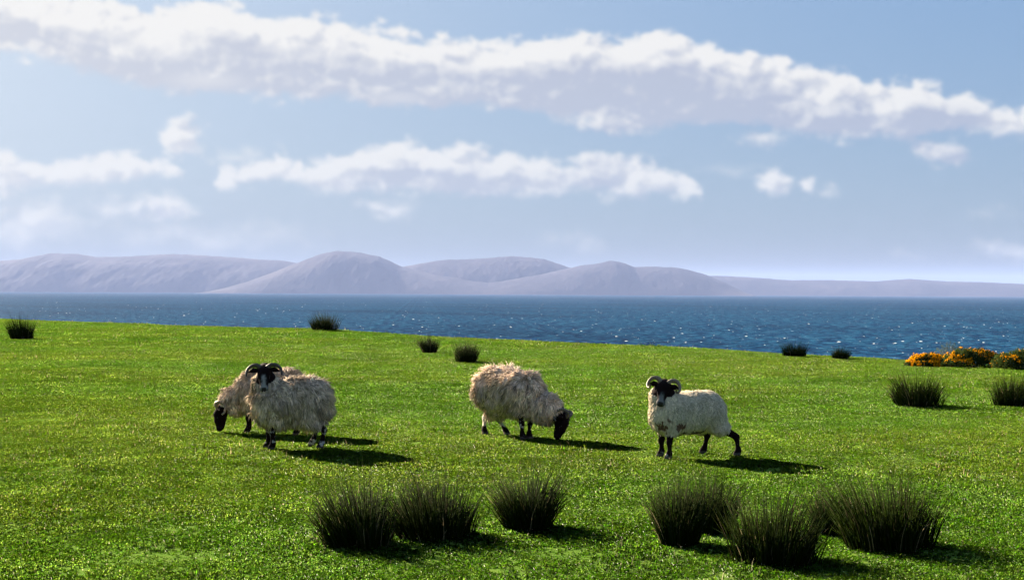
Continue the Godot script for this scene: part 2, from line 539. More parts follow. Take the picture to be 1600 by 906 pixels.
func make_grass():
	var r := RandomNumberGenerator.new()
	r.seed = 99
	var g := Node3D.new()
	g.name = "grass"
	g.set_meta("kind", "stuff")
	g.set_meta("label", "short grazed green grass over the whole field")
	g.set_meta("category", "grass")
	add_child(g)
	var m := vmat(0.46, 0.4)
	m.backlight_enabled = true
	m.backlight = Color(0.85, 1.0, 0.45)
	var kinds := [blade_patch(1, 950, 0.25, 0.010, 0.025, 0.005, 0.010, 0.02), blade_patch(2, 850, 0.25, 0.011, 0.029, 0.005, 0.010, 0.035), blade_patch(3, 170, 0.16, 0.03, 0.075, 0.005, 0.008, 0.04)]
	var spots := [[], [], []]
	for band in [[7.2, 21.0, 0.25, 1.0], [21.0, 45.0, 0.40, 1.5], [45.0, 100.0, 0.72, 2.6]]:
		var sp: float = band[2]
		var d: float = band[0]
		while d < band[1]:
			var half: float = d * 0.375 + 2.5
			var x: float = -half
			while x < half:
				var px: float = x + r.randf_range(-0.5, 0.5) * sp
				var pz: float = -d + r.randf_range(-0.5, 0.5) * sp
				x += sp
				var u: float = beyond(px, pz)
				if u > 6.0:
					continue
				var patch: float = n_a.get_noise_2d(px * 0.28 + 50.0, pz * 0.28)
				var kind := 0 if r.randf() < 0.5 else 1
				if patch > 0.16 and r.randf() < 0.18:
					kind = 2
				var tall: float = 1.0 + 0.45 * n_b.get_noise_2d(px * 0.5, pz * 0.5 + 70.0)
				var sc: float = band[3] * r.randf_range(0.9, 1.15)
				var up: Vector3 = ground_normal(px, pz)
				var b := Basis(Quaternion(Vector3.UP, up)) * Basis(Vector3.UP, r.randf() * TAU)
				b = b.scaled_local(Vector3(sc, tall * lerpf(1.0, sc, 0.35), sc))
				var dry: float = clampf(0.5 + 1.3 * n_a.get_noise_2d(px * 0.11 + 20.0, pz * 0.11 + 4.0), 0.0, 1.0)
				var tone: float = r.randf_range(0.85, 1.12)
				var col := Color(0.92 + 0.25 * dry, 1.0, 0.95) * tone
				col.a = 1.0
				spots[kind].append([Transform3D(b, Vector3(px, ground(px, pz) + 0.008, pz)), col])
			d += sp
	for k in 3:
		var mm := MultiMesh.new()
		mm.transform_format = MultiMesh.TRANSFORM_3D
		mm.use_colors = true
		mm.mesh = kinds[k]
		mm.instance_count = spots[k].size()
		for i in spots[k].size():
			mm.set_instance_transform(i, spots[k][i][0])
			mm.set_instance_color(i, spots[k][i][1])
		var o := MultiMeshInstance3D.new()
		o.name = "tussocks" if k == 2 else "turf"
		o.multimesh = mm
		o.material_override = m
		o.set_meta("kind", "stuff")
		g.add_child(o, true)

# ---------------------------------------------------------------- a body as one smooth surface
# bones: [a, b, radius a, radius b, wool?]
func field_mesh(bones: Array, cell: float, kk: float, v: PackedVector3Array, n: PackedVector3Array, ix: PackedInt32Array):
	var lo := Vector3(1e9, 1e9, 1e9)
	var hi := -lo
	for b in bones:
		var r: float = maxf(b[2], b[3]) + 2.5 * cell + 0.02
		for q in [b[0], b[1]]:
			lo = lo.min(q - Vector3(r, r, r))
			hi = hi.max(q + Vector3(r, r, r))
	var nx: int = int((hi.x - lo.x) / cell) + 2
	var ny: int = int((hi.y - lo.y) / cell) + 2
	var nz: int = int((hi.z - lo.z) / cell) + 2
	var f := PackedFloat32Array()
	f.resize(nx * ny * nz)
	f.fill(1e-9)
	var sx := ny * nz
	for b in bones:
		var a: Vector3 = b[0]
		var ab: Vector3 = b[1] - a
		var l2: float = maxf(ab.length_squared(), 1e-9)
		var ra: float = b[2]
		var dr: float = b[3] - ra
		var mg: float = 4.0 / kk + cell * 2.0
		var rr: float = maxf(b[2], b[3]) + mg
		var p0: Vector3 = (a.min(b[1]) - Vector3(rr, rr, rr) - lo) / cell
		var p1: Vector3 = (a.max(b[1]) + Vector3(rr, rr, rr) - lo) / cell
		for i in range(maxi(int(p0.x), 0), mini(int(p1.x) + 1, nx)):
			for j in range(maxi(int(p0.y), 0), mini(int(p1.y) + 1, ny)):
				for k in range(maxi(int(p0.z), 0), mini(int(p1.z) + 1, nz)):
					var w: Vector3 = lo + Vector3(i, j, k) * cell - a
					var t: float = clampf(w.dot(ab) / l2, 0.0, 1.0)
					var d: float = (w - ab * t).length() - ra - dr * t
					if d < mg:
						f[i * sx + j * nz + k] += exp(-kk * d)
	for i in f.size():
		f[i] = -log(f[i]) / kk
	var at := PackedInt32Array()
	at.resize(f.size())
	at.fill(-1)
	var co := [0, sx, nz, sx + nz, 1, sx + 1, nz + 1, sx + nz + 1]
	var cv := [Vector3(0, 0, 0), Vector3(1, 0, 0), Vector3(0, 1, 0), Vector3(1, 1, 0), Vector3(0, 0, 1), Vector3(1, 0, 1), Vector3(0, 1, 1), Vector3(1, 1, 1)]
	var ed := [[0, 1], [2, 3], [4, 5], [6, 7], [0, 2], [1, 3], [4, 6], [5, 7], [0, 4], [1, 5], [2, 6], [3, 7]]
	var near: float = cell * 2.0
	var cells := PackedInt32Array()
	for i in range(1, nx - 2):
		for j in range(1, ny - 2):
			for k in range(1, nz - 2):
				var b0: int = i * sx + j * nz + k
				if absf(f[b0]) > near:
					continue
				var inside := 0
				for q in 8:
					if f[b0 + co[q]] < 0.0:
						inside += 1
				if inside == 0 or inside == 8:
					continue
				var sum := Vector3.ZERO
				var cnt := 0
				for e in ed:
					var fa: float = f[b0 + co[e[0]]]
					var fb: float = f[b0 + co[e[1]]]
					if (fa < 0.0) != (fb < 0.0):
						sum += cv[e[0]].lerp(cv[e[1]], fa / (fa - fb))
						cnt += 1
				var g := Vector3(f[b0 + sx] - f[b0 - sx], f[b0 + nz] - f[b0 - nz], f[b0 + 1] - f[b0 - 1])
				at[b0] = v.size()
				v.append(lo + (Vector3(i, j, k) + sum / cnt) * cell)
				n.append(g.normalized())
				cells.append(b0)
	for b0 in cells:
		for ax in 3:
			var step: int = [sx, nz, 1][ax]
			var s1: int = [nz, 1, sx][ax]
			var s2: int = [1, sx, nz][ax]
			if (f[b0] < 0.0) == (f[b0 + step] < 0.0):
				continue
			var q0: int = at[b0]
			var q1: int = at[b0 - s1]
			var q2: int = at[b0 - s1 - s2]
			var q3: int = at[b0 - s2]
			if q0 < 0 or q1 < 0 or q2 < 0 or q3 < 0:
				continue
			if (v[q1] - v[q0]).cross(v[q2] - v[q0]).dot(n[q0]) > 0.0:
				ix.append_array([q0, q2, q1, q0, q3, q2])
			else:
				ix.append_array([q0, q1, q2, q0, q2, q3])

# a tapered, bent spike with three sides; appends to the arrays
func spike(p: Array, radii: Array, col: Color, v: PackedVector3Array, n: PackedVector3Array, c: PackedColorArray, ix: PackedInt32Array, soft := Vector3.ZERO):
	var b := v.size()
	var axis: Vector3 = (p[p.size() - 1] - p[0]).normalized()
	var e: Vector3 = axis.cross(Vector3(0.31, 0.2, 0.93)).normalized()
	var g: Vector3 = axis.cross(e)
	var last := p.size() - 1
	for i in last:
		for k in 3:
			var a: float = TAU * k / 3.0 + i * 0.4
			var o: Vector3 = e * cos(a) + g * sin(a)
			v.append(p[i] + o * radii[i])
			n.append((o * 0.7 + soft).normalized())
			c.append(col)
	v.append(p[last])
	n.append((axis * 0.5 + soft).normalized())
	c.append(col)
	for i in last - 1:
		for k in 3:
			var q := b + i * 3 + k
			var q2 := b + i * 3 + (k + 1) % 3
			ix.append_array([q, q + 3, q2, q2, q + 3, q2 + 3])
	var tip := b + last * 3
	for k in 3:
		ix.append_array([b + (last - 1) * 3 + k, tip, b + (last - 1) * 3 + (k + 1) % 3])

func horn_mesh(pts: Array, r0: float, r1: float, base: Color, tipc: Color) -> ArrayMesh:
	var cu := Curve3D.new()
	for i in pts.size():
		var t: Vector3 = (pts[mini(i + 1, pts.size() - 1)] - pts[maxi(i - 1, 0)]) / 6.0
		cu.add_point(pts[i], -t, t)
	var length := cu.get_baked_length()
	var v := PackedVector3Array()
	var n := PackedVector3Array()
	var c := PackedColorArray()
	var ix := PackedInt32Array()
	var rings := 44
	var seg := 10
	for i in rings + 1:
		var t: float = i / float(rings)
		var p: Vector3 = cu.sample_baked(t * length, true)
		var q: Vector3 = cu.sample_baked(minf(t * length + 0.004, length), true)
		var pb: Vector3 = cu.sample_baked(maxf(t * length - 0.004, 0.0), true)
		var ax: Vector3 = (q - pb).normalized()
		var e: Vector3 = ax.cross(Vector3(0.1, 0.3, 0.95)).normalized()
		var g: Vector3 = ax.cross(e)
		var r: float = lerpf(r0, r1, pow(t, 0.9)) * (1.0 + 0.10 * sin(i * 2.1) * (1.0 - t))
		for k in seg:
			var a: float = TAU * k / seg
			v.append(p + (e * cos(a) * 1.15 + g * sin(a) * 0.85) * r)
			n.append(e * cos(a) + g * sin(a))
			c.append(base.lerp(tipc, t) * (0.85 + 0.25 * sin(i * 2.1)))
	for i in rings:
		for k in seg:
			var a := i * seg + k
			var b := i * seg + (k + 1) % seg
			ix.append_array([a, a + seg, b, b, a + seg, b + seg])
	for i in c.size():
		c[i].a = 1.0
	return amesh(v, n, c, ix)

func ball(center: Vector3, r: float) -> ArrayMesh:
	var s := SphereMesh.new()
	s.radius = r
	s.height = r * 2.0
	s.radial_segments = 12
	s.rings = 6
	var st := SurfaceTool.new()
	st.append_from(s, 0, Transform3D(Basis(), center))
	return st.commit()

# o: at, turn, torso (centre height, radius, front x, back x), hooves [front near, front far, hind near, hind far] as Vector2(x, z), poll, face direction f and up direction u in world axes, horn shape, fleece
func sheep(o: Dictionary):
	var t := thing("sheep", o.label, "sheep", Vector3(o.at.x, ground(o.at.x, o.at.y), o.at.y), o.turn, "sheep grazing in the field")
	var inv := Basis(Vector3.UP, o.turn).inverse()
	var r := RandomNumberGenerator.new()
	r.seed = o.seed
	var ty: float = o.ty
	var tr: float = o.tr
	var fx: float = o.fx
	var bx: float = o.bx
	var poll: Vector3 = o.poll
	var hf: Vector3 = (inv * o.f).normalized()
	var hr: Vector3 = hf.cross((inv * o.u).normalized()).normalized()
	var hu: Vector3 = hr.cross(hf).normalized()
	var hs: float = o.head
	var body := []
	# torso
	body.append([Vector3(bx + tr * 0.9, ty + 0.02, 0), Vector3(fx - tr * 0.95, ty, 0), tr * 0.93, tr * 0.95, 1])
	body.append([Vector3(bx + tr, ty - 0.04, 0), Vector3(fx - tr * 1.1, ty - 0.055, 0), tr * 0.9, tr * 0.95, 1])
	body.append([Vector3(bx + tr * 0.7, ty + 0.0, 0.05), Vector3(bx + tr * 0.7, ty + 0.0, -0.05), tr * 0.72, tr * 0.72, 1])
	body.append([Vector3(fx - tr * 0.75, ty - 0.03, 0), Vector3(fx - tr * 0.62, ty - 0.06, 0), tr * 0.72, tr * 0.66, 1])
	body.append([Vector3(bx + 0.04, ty + 0.02, 0), Vector3(bx - 0.01, ty - 0.16, 0), 0.05, 0.03, 1])
	# neck
	var nb := Vector3(fx - tr * 0.85, ty + o.get("neck_y", 0.05), 0)
	var back_of_head: Vector3 = poll - hf * 0.035 * hs - hu * 0.03 * hs
	var nm: Vector3 = nb.lerp(back_of_head, 0.55) + Vector3(o.get("neck_out", 0.03), 0, 0)
	body.append([nb, nm, tr * o.get("neck_r", 0.74), o.neck, 1])
	body.append([nm, back_of_head, o.neck, 0.072, 1])
	# legs
	for k in 4:
		var hp: Vector2 = o.hooves[k]
		var s: float = signf(hp.y) if absf(hp.y) > 0.001 else 1.0
		var y0: float = ground_local(t, hp)
		if k < 2:
			var sh := Vector3(lerpf(fx - tr * 0.95, hp.x, 0.25), ty - 0.08, s * 0.10 * (1.0 if o.hooves[0].y * o.hooves[1].y < 0.0 else (1.0 if k == 0 else -1.0)))
			var hoof := Vector3(hp.x + 0.018, y0 + 0.022, hp.y)
			var fet := Vector3(hp.x - 0.006, y0 + 0.065, hp.y)
			var knee: Vector3 = fet.lerp(sh, 0.42) + Vector3(0.012, 0, 0)
			knee.y = y0 + 0.19
			var elb := Vector3(lerpf(sh.x, knee.x, 0.55) - 0.02, ty - 0.17, lerpf(sh.z, knee.z, 0.5))
			body.append([sh, elb, 0.09, 0.06, 1])
			body.append([elb, knee, 0.044, 0.025, 0])
			body.append([knee, fet, 0.023, 0.018, 0])
			body.append([fet, hoof, 0.020, 0.024, 0])
			body.append([hoof, hoof + Vector3(0.012, -0.008, 0), 0.026, 0.022, 0])
		else:
			var hip := Vector3(bx + tr * 0.75, ty - 0.03, s * 0.11 * (1.0 if o.hooves[2].y * o.hooves[3].y < 0.0 else (1.0 if k == 2 else -1.0)))
			var hoof2 := Vector3(hp.x + 0.018, y0 + 0.022, hp.y)
			var fet2 := Vector3(hp.x - 0.008, y0 + 0.065, hp.y)
			var rise: Vector3 = hip - fet2
			var hock: Vector3 = fet2 + Vector3(rise.x * 0.22 - 0.045, 0.15, rise.z * 0.3)
			var stif: Vector3 = hip.lerp(hock, 0.5) + Vector3(0.085, -0.01, 0)
			body.append([hip, stif, 0.125, 0.085, 1])
			body.append([stif, hock, 0.068, 0.029, o.get("bare_thigh", 0)])
			body.append([hock, fet2, 0.025, 0.019, 0])
			body.append([fet2, hoof2, 0.021, 0.024, 0])
			body.append([hoof2, hoof2 + Vector3(0.012, -0.008, 0), 0.027, 0.022, 0])
	var v := PackedVector3Array()
	var n := PackedVector3Array()
	var ix := PackedInt32Array()
	field_mesh(body, 0.014, 55.0, v, n, ix)
	var body_tris := ix.size() / 3
	var wool := PackedFloat32Array()
	var c := PackedColorArray()
	var black := Color(0.008, 0.007, 0.007)
	for i in v.size():
		var best := 1e9
		var tag := 0.0
		for b in body:
			var p: Vector3 = Geometry3D.get_closest_point_to_segment(v[i], b[0], b[1] + Vector3(0, 1e-5, 0))
			var d: float = p.distance_to(v[i]) - (b[2] + b[3]) * 0.5
			if d < best:
				best = d
				tag = b[4]
		if v[i].distance_to(poll + hf * 0.02) < 0.12 * hs:
			tag = 0.0
		wool.append(tag)
		var col := black
		if tag > 0.5:
			col = o.wool_color * 0.8
		else:
			var q: float = n_a.get_noise_3d(v[i].x * 17.0 + o.seed, v[i].y * 17.0, v[i].z * 17.0)
			var mark: Array = o.front_marks if v[i].x > 0.05 else o.hind_marks
			for mk in mark:
				if v[i].y > mk[0] and v[i].y < mk[1] and q > mk[2]:
					col = Color(0.40, 0.36, 0.30)
			if v[i].y < 0.034:
				col = Color(0.09, 0.075, 0.06)
		col.a = 1.0
		c.append(col)
	# head on a finer grid
	var hd := func(a: float, b: float, s: float) -> Vector3: return poll + (hf * a + hu * b + hr * s) * hs
	var bones := []
	for d in [[-0.025, -0.005, 0.0, 0.03, 0.012, 0.0, 0.06, 0.060], [0.03, 0.012, 0.0, 0.10, 0.006, 0.0, 0.058, 0.046], [0.10, 0.008, 0.0, 0.185, -0.014, 0.0, 0.044, 0.033], [0.185, -0.016, 0.012, 0.185, -0.016, -0.012, 0.029, 0.029], [0.0, -0.045, 0.0, 0.165, -0.044, 0.0, 0.042, 0.022], [-0.03, -0.02, 0.0, -0.08, -0.06, 0.0, 0.058, 0.062]]:
		bones.append([hd.call(d[0], d[1], d[2]), hd.call(d[3], d[4], d[5]), d[6] * hs, d[7] * hs, 0])
	for s in [-1.0, 1.0]:
		for d in [[0.055, 0.03, 0.036, 0.075, 0.028, 0.034, 0.019, 0.017], [-0.015, 0.012, 0.05, -0.02, 0.006, 0.10, 0.016, 0.022], [-0.02, 0.006, 0.10, -0.012, -0.006, 0.15, 0.022, 0.007]]:
			bones.append([hd.call(d[0], d[1], d[2] * s), hd.call(d[3], d[4], d[5] * s), d[6] * hs, d[7] * hs, 0])
	var first := v.size()
	field_mesh(bones, 0.0055, 130.0, v, n, ix)
	for i in range(first, v.size()):
		var q: Vector3 = v[i] - poll
		var a: float = q.dot(hf) / hs
		var b: float = q.dot(hu) / hs
		var s: float = q.dot(hr) / hs
		var col := black
		var wob: float = n_a.get_noise_3d(v[i].x * 25.0, v[i].y * 25.0 + o.seed, v[i].z * 25.0) * 0.02
		var blaze: float = o.blaze
		if blaze > 0.0:
			# pale hair down the bridge of the nose and round the muzzle
			var strip: float = smoothstep(0.026, 0.006, absf(s) + wob * 0.8 - maxf(a - 0.10, 0.0) * 0.10) * smoothstep(0.20 - blaze - 0.03, 0.20 - blaze + 0.02, a + wob) * smoothstep(-0.03, 0.0, b)
			var muzzle: float = smoothstep(0.165, 0.185, a + wob)
			col = col.lerp(Color(0.24, 0.225, 0.215) * o.pale, clampf(maxf(strip, muzzle * 0.8), 0.0, 1.0))
			if a > 0.198 and absf(s) < 0.022 and b > -0.035:
				col = Color(0.03, 0.027, 0.027)
			col.a = 1.0
		c.append(col)
	put("body", amesh(v, n, c, ix), body_mat, t)
	for s in [-1.0, 1.0]:
		put("eye", ball(hd.call(0.068, 0.020, 0.050 * s), 0.0105 * hs), eye_mat, t)
	# horns
	for s in [-1.0, 1.0]:
		var hp2 := []
		for q in o.horn:
			hp2.append(hd.call(q[0], q[1], q[2] * s))
		put("horn", horn_mesh(hp2, o.get("horn_r", 0.025) * hs, 0.008 * hs, o.horn_color, o.horn_color * 0.9), horn_mat, t)
	# fleece: locks of wool growing from the body
	var fv := PackedVector3Array()
	var fn := PackedVector3Array()
	var fc := PackedColorArray()
	var fi := PackedInt32Array()
	var area := PackedFloat32Array()
	var tri := PackedInt32Array()
	var total := 0.0
	for k in body_tris:
		var i0 := ix[k * 3]
		var i1 := ix[k * 3 + 1]
		var i2 := ix[k * 3 + 2]
		if wool[i0] + wool[i1] + wool[i2] < 1.5:
			continue
		total += (v[i1] - v[i0]).cross(v[i2] - v[i0]).length() * 0.5
		area.append(total)
		tri.append(k)
	var lock: float = o.lock
	for k in int(o.locks):
		var at: int = mini(area.bsearch(r.randf() * total), tri.size() - 1)
		var q0 := ix[tri[at] * 3]
		var q1 := ix[tri[at] * 3 + 1]
		var q2 := ix[tri[at] * 3 + 2]
		var w1: float = r.randf()
		var w2: float = r.randf()
		if w1 + w2 > 1.0:
			w1 = 1.0 - w1
			w2 = 1.0 - w2
		var p: Vector3 = v[q0] + (v[q1] - v[q0]) * w1 + (v[q2] - v[q0]) * w2
		var nn: Vector3 = (n[q0] + n[q1] + n[q2]).normalized()
		var hang: Vector3 = Vector3(-0.12, -1, 0) - nn * Vector3(-0.12, -1, 0).dot(nn)
		hang += Vector3(-0.25, 0, signf(p.z + r.randf_range(-0.02, 0.02)) * 0.5) * maxf(nn.y, 0.0)
		var fs := 11.0
		var curl: Vector3 = Vector3(n_b.get_noise_3d(p.x * fs, p.y * fs * 0.6, p.z * fs), n_b.get_noise_3d(p.x * fs + 30.0, p.y * fs * 0.6, p.z * fs), n_b.get_noise_3d(p.x * fs, p.y * fs * 0.6, p.z * fs + 60.0)) * o.curl
		var rnd := Vector3(r.randf_range(-1, 1), r.randf_range(-1, 1), r.randf_range(-1, 1)) * 0.16
		var ln: float = lock * r.randf_range(0.65, 1.15) * (1.0 + 0.5 * n_b.get_noise_3d(p.x * 7.0 + 9.0, p.y * 7.0, p.z * 7.0))
		ln *= lerpf(0.35, 1.0, smoothstep(0.10, 0.24, p.distance_to(poll)))
		var lift: float = o.lift
		var d1: Vector3 = (nn * lift + hang * 0.35 + curl * 0.6 + rnd).normalized()
		var d2: Vector3 = (nn * lift * 0.45 + hang * 0.8 + curl + rnd * 1.5).normalized()
		var d3: Vector3 = (nn * 0.1 * lift + hang * 1.0 + Vector3(0, -0.25, 0) + curl * 1.2 + rnd * 2.0).normalized()
		var wd: float = o.lock_w * r.randf_range(0.7, 1.3)
		var m1: Vector3 = p + d1 * ln * 0.36
		var m2: Vector3 = m1 + d2 * ln * 0.36
		var m3: Vector3 = m2 + d3 * ln * 0.34
		var dirt: float = n_a.get_noise_3d(p.x * 4.5 + o.seed, p.y * 4.5, p.z * 4.5)
		var col: Color = o.wool_color.lerp(o.wool_dirty, clampf(0.35 + dirt * 1.6 + r.randf_range(-0.25, 0.25), 0.0, 1.0)) * r.randf_range(0.82, 1.12)
		var strand: float = n_b.get_noise_3d(p.x * 30.0 + o.seed, p.y * 7.0, p.z * 30.0)
		col = col * (1.0 + strand * 1.1 * clampf(lock * 9.0, 0.2, 1.0))
		for st in o.get("stains", []):
			var e: float = p.distance_to(st[0]) / st[1] + n_c.get_noise_3d(p.x * 15.0, p.y * 15.0, p.z * 15.0) * 1.3
			if e < 0.8 + r.randf() * 0.3:
				col = st[2] * r.randf_range(0.7, 1.2)
		col.a = 1.0
		spike([p - nn * 0.004, m1, m2, m3], [wd, wd * 1.05, wd * 0.75], col, fv, fn, fc, fi, nn * 0.55)
	put("fleece", amesh(fv, fn, fc, fi), wool_mat, t)

func ground_local(t: Node3D, hp: Vector2) -> float:
	var w: Vector3 = Basis(Vector3.UP, t.rotation.y) * Vector3(hp.x, 0, hp.y) + t.position
	return ground(w.x, w.z) - t.position.y

var body_mat: StandardMaterial3D
var wool_mat: StandardMaterial3D
var horn_mat: StandardMaterial3D
var eye_mat: StandardMaterial3D

func make_flock():
	body_mat = vmat(0.8, 0.12)
	wool_mat = vmat(0.95, 0.15)
	wool_mat.backlight_enabled = true
	wool_mat.backlight = Color(0.5, 0.48, 0.44)
	wool_mat.rim_enabled = true
	wool_mat.rim = 0.3
	horn_mat = vmat(0.5, 0.4)
	eye_mat = mat(lin(0.02, 0.014, 0.006), 0.15, 0.5)
	var wide := [[-0.025, 0.03, 0.03], [-0.052, 0.04, 0.07], [-0.052, 0.035, 0.115], [-0.025, 0.025, 0.155], [0.02, 0.015, 0.172], [0.05, 0.012, 0.170]]
	var curled := [[-0.03, 0.03, 0.03], [-0.06, 0.045, 0.07], [-0.055, 0.04, 0.12], [-0.012, 0.02, 0.152], [0.04, 0.015, 0.15], [0.062, 0.04, 0.128], [0.055, 0.075, 0.128]]
	var round_horn := [[-0.04, 0.035, 0.022], [-0.085, 0.055, 0.05], [-0.11, 0.01, 0.08], [-0.08, -0.05, 0.105], [-0.01, -0.06, 0.115], [0.03, -0.03, 0.12]]
	var mottled := [[0.05, 0.34, 0.22]]
	# standing in front at left, looking at the camera
	sheep({"label": "long-woolled horned sheep standing at left with grey muzzle, looking at the camera", "seed": 3, "at": Vector2(-2.50, -16.13), "turn": deg_to_rad(197),
		"ty": 0.545, "tr": 0.20, "fx": 0.42, "bx": -0.37, "hooves": [Vector2(0.25, -0.10), Vector2(0.28, 0.10), Vector2(-0.30, -0.12), Vector2(-0.24, 0.13)],
		"poll": Vector3(0.345, 0.88, -0.05), "f": Vector3(0.10, -0.78, 0.62), "u": Vector3(0.06, 0.62, 0.78), "head": 1.16, "neck": 0.12, "neck_out": 0.02, "horn": wide, "horn_color": Color(0.055, 0.04, 0.028),
		"blaze": 0.115, "pale": 0.8, "front_marks": mottled, "hind_marks": [[0.12, 0.3, 0.3], [0.03, 0.09, 0.0]], "wool_color": Color(0.66, 0.505, 0.36), "wool_dirty": Color(0.41, 0.31, 0.21), "lock": 0.115, "locks": 21000, "lock_w": 0.0052, "lift": 0.75, "curl": 0.9})
	# grazing behind it
	sheep({"label": "black-faced sheep grazing head down behind the standing sheep at left", "seed": 5, "at": Vector2(-3.03, -17.80), "turn": deg_to_rad(165),
		"ty": 0.545, "tr": 0.21, "fx": 0.45, "bx": -0.42, "hooves": [Vector2(0.36, 0.07), Vector2(0.30, -0.07), Vector2(-0.31, 0.10), Vector2(-0.38, -0.10)],
		"poll": Vector3(0.64, 0.27, -0.16), "f": Vector3(-0.10, -0.97, 0.10), "u": Vector3(-1, 0, 0.1), "head": 1.12, "neck": 0.125, "neck_out": 0.05, "neck_y": -0.04, "neck_r": 0.7, "horn": round_horn, "horn_r": 0.024, "horn_color": Color(0.30, 0.22, 0.14),
		"blaze": 0.0, "front_marks": [], "hind_marks": [], "wool_color": Color(0.67, 0.515, 0.375), "wool_dirty": Color(0.44, 0.335, 0.23), "lock": 0.105, "locks": 21000, "lock_w": 0.0052, "lift": 0.75, "curl": 0.9})
	# grazing in the middle
	sheep({"label": "shaggy sheep grazing alone in the middle, pale hind legs with dark feet", "seed": 8, "at": Vector2(-0.02, -17.44), "turn": deg_to_rad(-42),
		"ty": 0.58, "tr": 0.212, "fx": 0.42, "bx": -0.44, "hooves": [Vector2(0.34, 0.14), Vector2(0.35, 0.03), Vector2(-0.45, -0.02), Vector2(-0.19, -0.14)],
		"poll": Vector3(0.72, 0.245, -0.17), "f": Vector3(-0.25, -0.95, 0.10), "u": Vector3(1, -0.2, 0.5), "head": 1.12, "neck": 0.125, "neck_out": 0.04, "neck_y": -0.10, "neck_r": 0.66, "horn": round_horn, "horn_r": 0.020, "horn_color": Color(0.12, 0.095, 0.07),
		"blaze": 0.0, "front_marks": [[0.10, 0.3, 0.3]], "hind_marks": [[0.11, 0.4, -0.4]], "wool_color": Color(0.70, 0.525, 0.385), "wool_dirty": Color(0.46, 0.345, 0.24), "lock": 0.118, "locks": 21000, "lock_w": 0.0054, "lift": 0.7, "curl": 1.0})
	# standing at right with a short fleece, looking at the camera
	sheep({"label": "short-fleeced sheep standing at right with curled horns and stained chest", "seed": 13, "at": Vector2(2.00, -15.45), "turn": deg_to_rad(205),
		"ty": 0.500, "tr": 0.198, "fx": 0.51, "bx": -0.34, "hooves": [Vector2(0.385, -0.13), Vector2(0.325, 0.13), Vector2(-0.48, -0.16), Vector2(-0.23, 0.14)],
		"poll": Vector3(0.39, 0.77, -0.02), "f": Vector3(-0.22, -0.70, 0.68), "u": Vector3(0, 0.7, 0.7), "head": 1.14, "neck": 0.13, "neck_out": 0.03, "horn": curled, "horn_r": 0.023, "horn_color": Color(0.17, 0.125, 0.08),
		"blaze": 0.07, "pale": 0.55, "front_marks": [[0.03, 0.06, 0.1]], "hind_marks": [], "wool_color": Color(0.68, 0.57, 0.41), "wool_dirty": Color(0.54, 0.46, 0.33), "lock": 0.034, "locks": 22000, "lock_w": 0.0048, "lift": 0.8, "curl": 0.3,
		"stains": [[Vector3(0.46, 0.35, -0.10), 0.06, Color(0.15, 0.075, 0.05)], [Vector3(0.28, 0.36, -0.18), 0.055, Color(0.17, 0.09, 0.06)], [Vector3(0.0, 0.28, -0.04), 0.08, Color(0.08, 0.045, 0.035)], [Vector3(0.42, 0.43, -0.2), 0.04, Color(0.2, 0.12, 0.09)], [Vector3(0.2, 0.30, -0.08), 0.05, Color(0.10, 0.055, 0.04)]]})

# ---------------------------------------------------------------- rushes
func rush_arrays(s: int, count: int, base_r: float, height: float, spread: float, dead: bool) -> ArrayMesh:
	var r := RandomNumberGenerator.new()
	r.seed = s
	var v := PackedVector3Array()
	var n := PackedVector3Array()
	var c := PackedColorArray()
	var ix := PackedInt32Array()
	var blown := Vector3(r.randf_range(-0.22, 0.12), 0, r.randf_range(-0.1, 0.1))
	for i in count:
		var a: float = r.randf() * TAU
		var q: float = sqrt(r.randf())
		var wob: float = 1.0 + 0.6 * n_a.get_noise_2d(cos(a) * 1.3 + s, sin(a) * 1.3)
		var p := Vector3(cos(a) * q * base_r * wob, -0.02, sin(a) * q * base_r * wob)
		var out := Vector3(cos(a), 0, sin(a)).rotated(Vector3.UP, r.randf_range(-0.5, 0.5))
		var lean: float = q * spread * r.randf_range(0.5, 1.25) + r.randf_range(-0.05, 0.08)
		var h: float = height * (0.45 + 0.72 * pow(r.randf(), 1.7)) * (1.0 - 0.18 * q) * (1.0 + 0.50 * n_a.get_noise_2d(p.x * 8.0 + s, p.z * 8.0))
		if dead:
			lean *= r.randf_range(1.0, 1.8)
			h *= r.randf_range(0.5, 0.9)
		var bent: float = 1.25 if r.randf() > 0.10 else r.randf_range(1.8, 3.2)
		var d1: Vector3 = (Vector3.UP + out * lean * 0.75 + blown).normalized()
		var d2: Vector3 = (Vector3.UP + out * lean * bent + blown * 1.6 + Vector3(r.randf_range(-0.06, 0.12), 0, r.randf_range(-0.06, 0.06))).normalized()
		var m: Vector3 = p + d1 * h * 0.5
		var e: Vector3 = m + d2 * h * 0.5
		var col := Color(0.005, 0.009, 0.002).lerp(Color(0.015, 0.024, 0.005), r.randf())
		if r.randf() < 0.08:
			col = Color(0.03, 0.024, 0.012)
		if dead:
			col = Color(0.20, 0.155, 0.085) * r.randf_range(0.5, 1.1)
		col.a = 1.0
		var w: float = r.randf_range(0.0024, 0.0038)
		spike([p, m, e], [w, w * 0.9], col, v, n, c, ix)
	return amesh(v, n, c, ix)

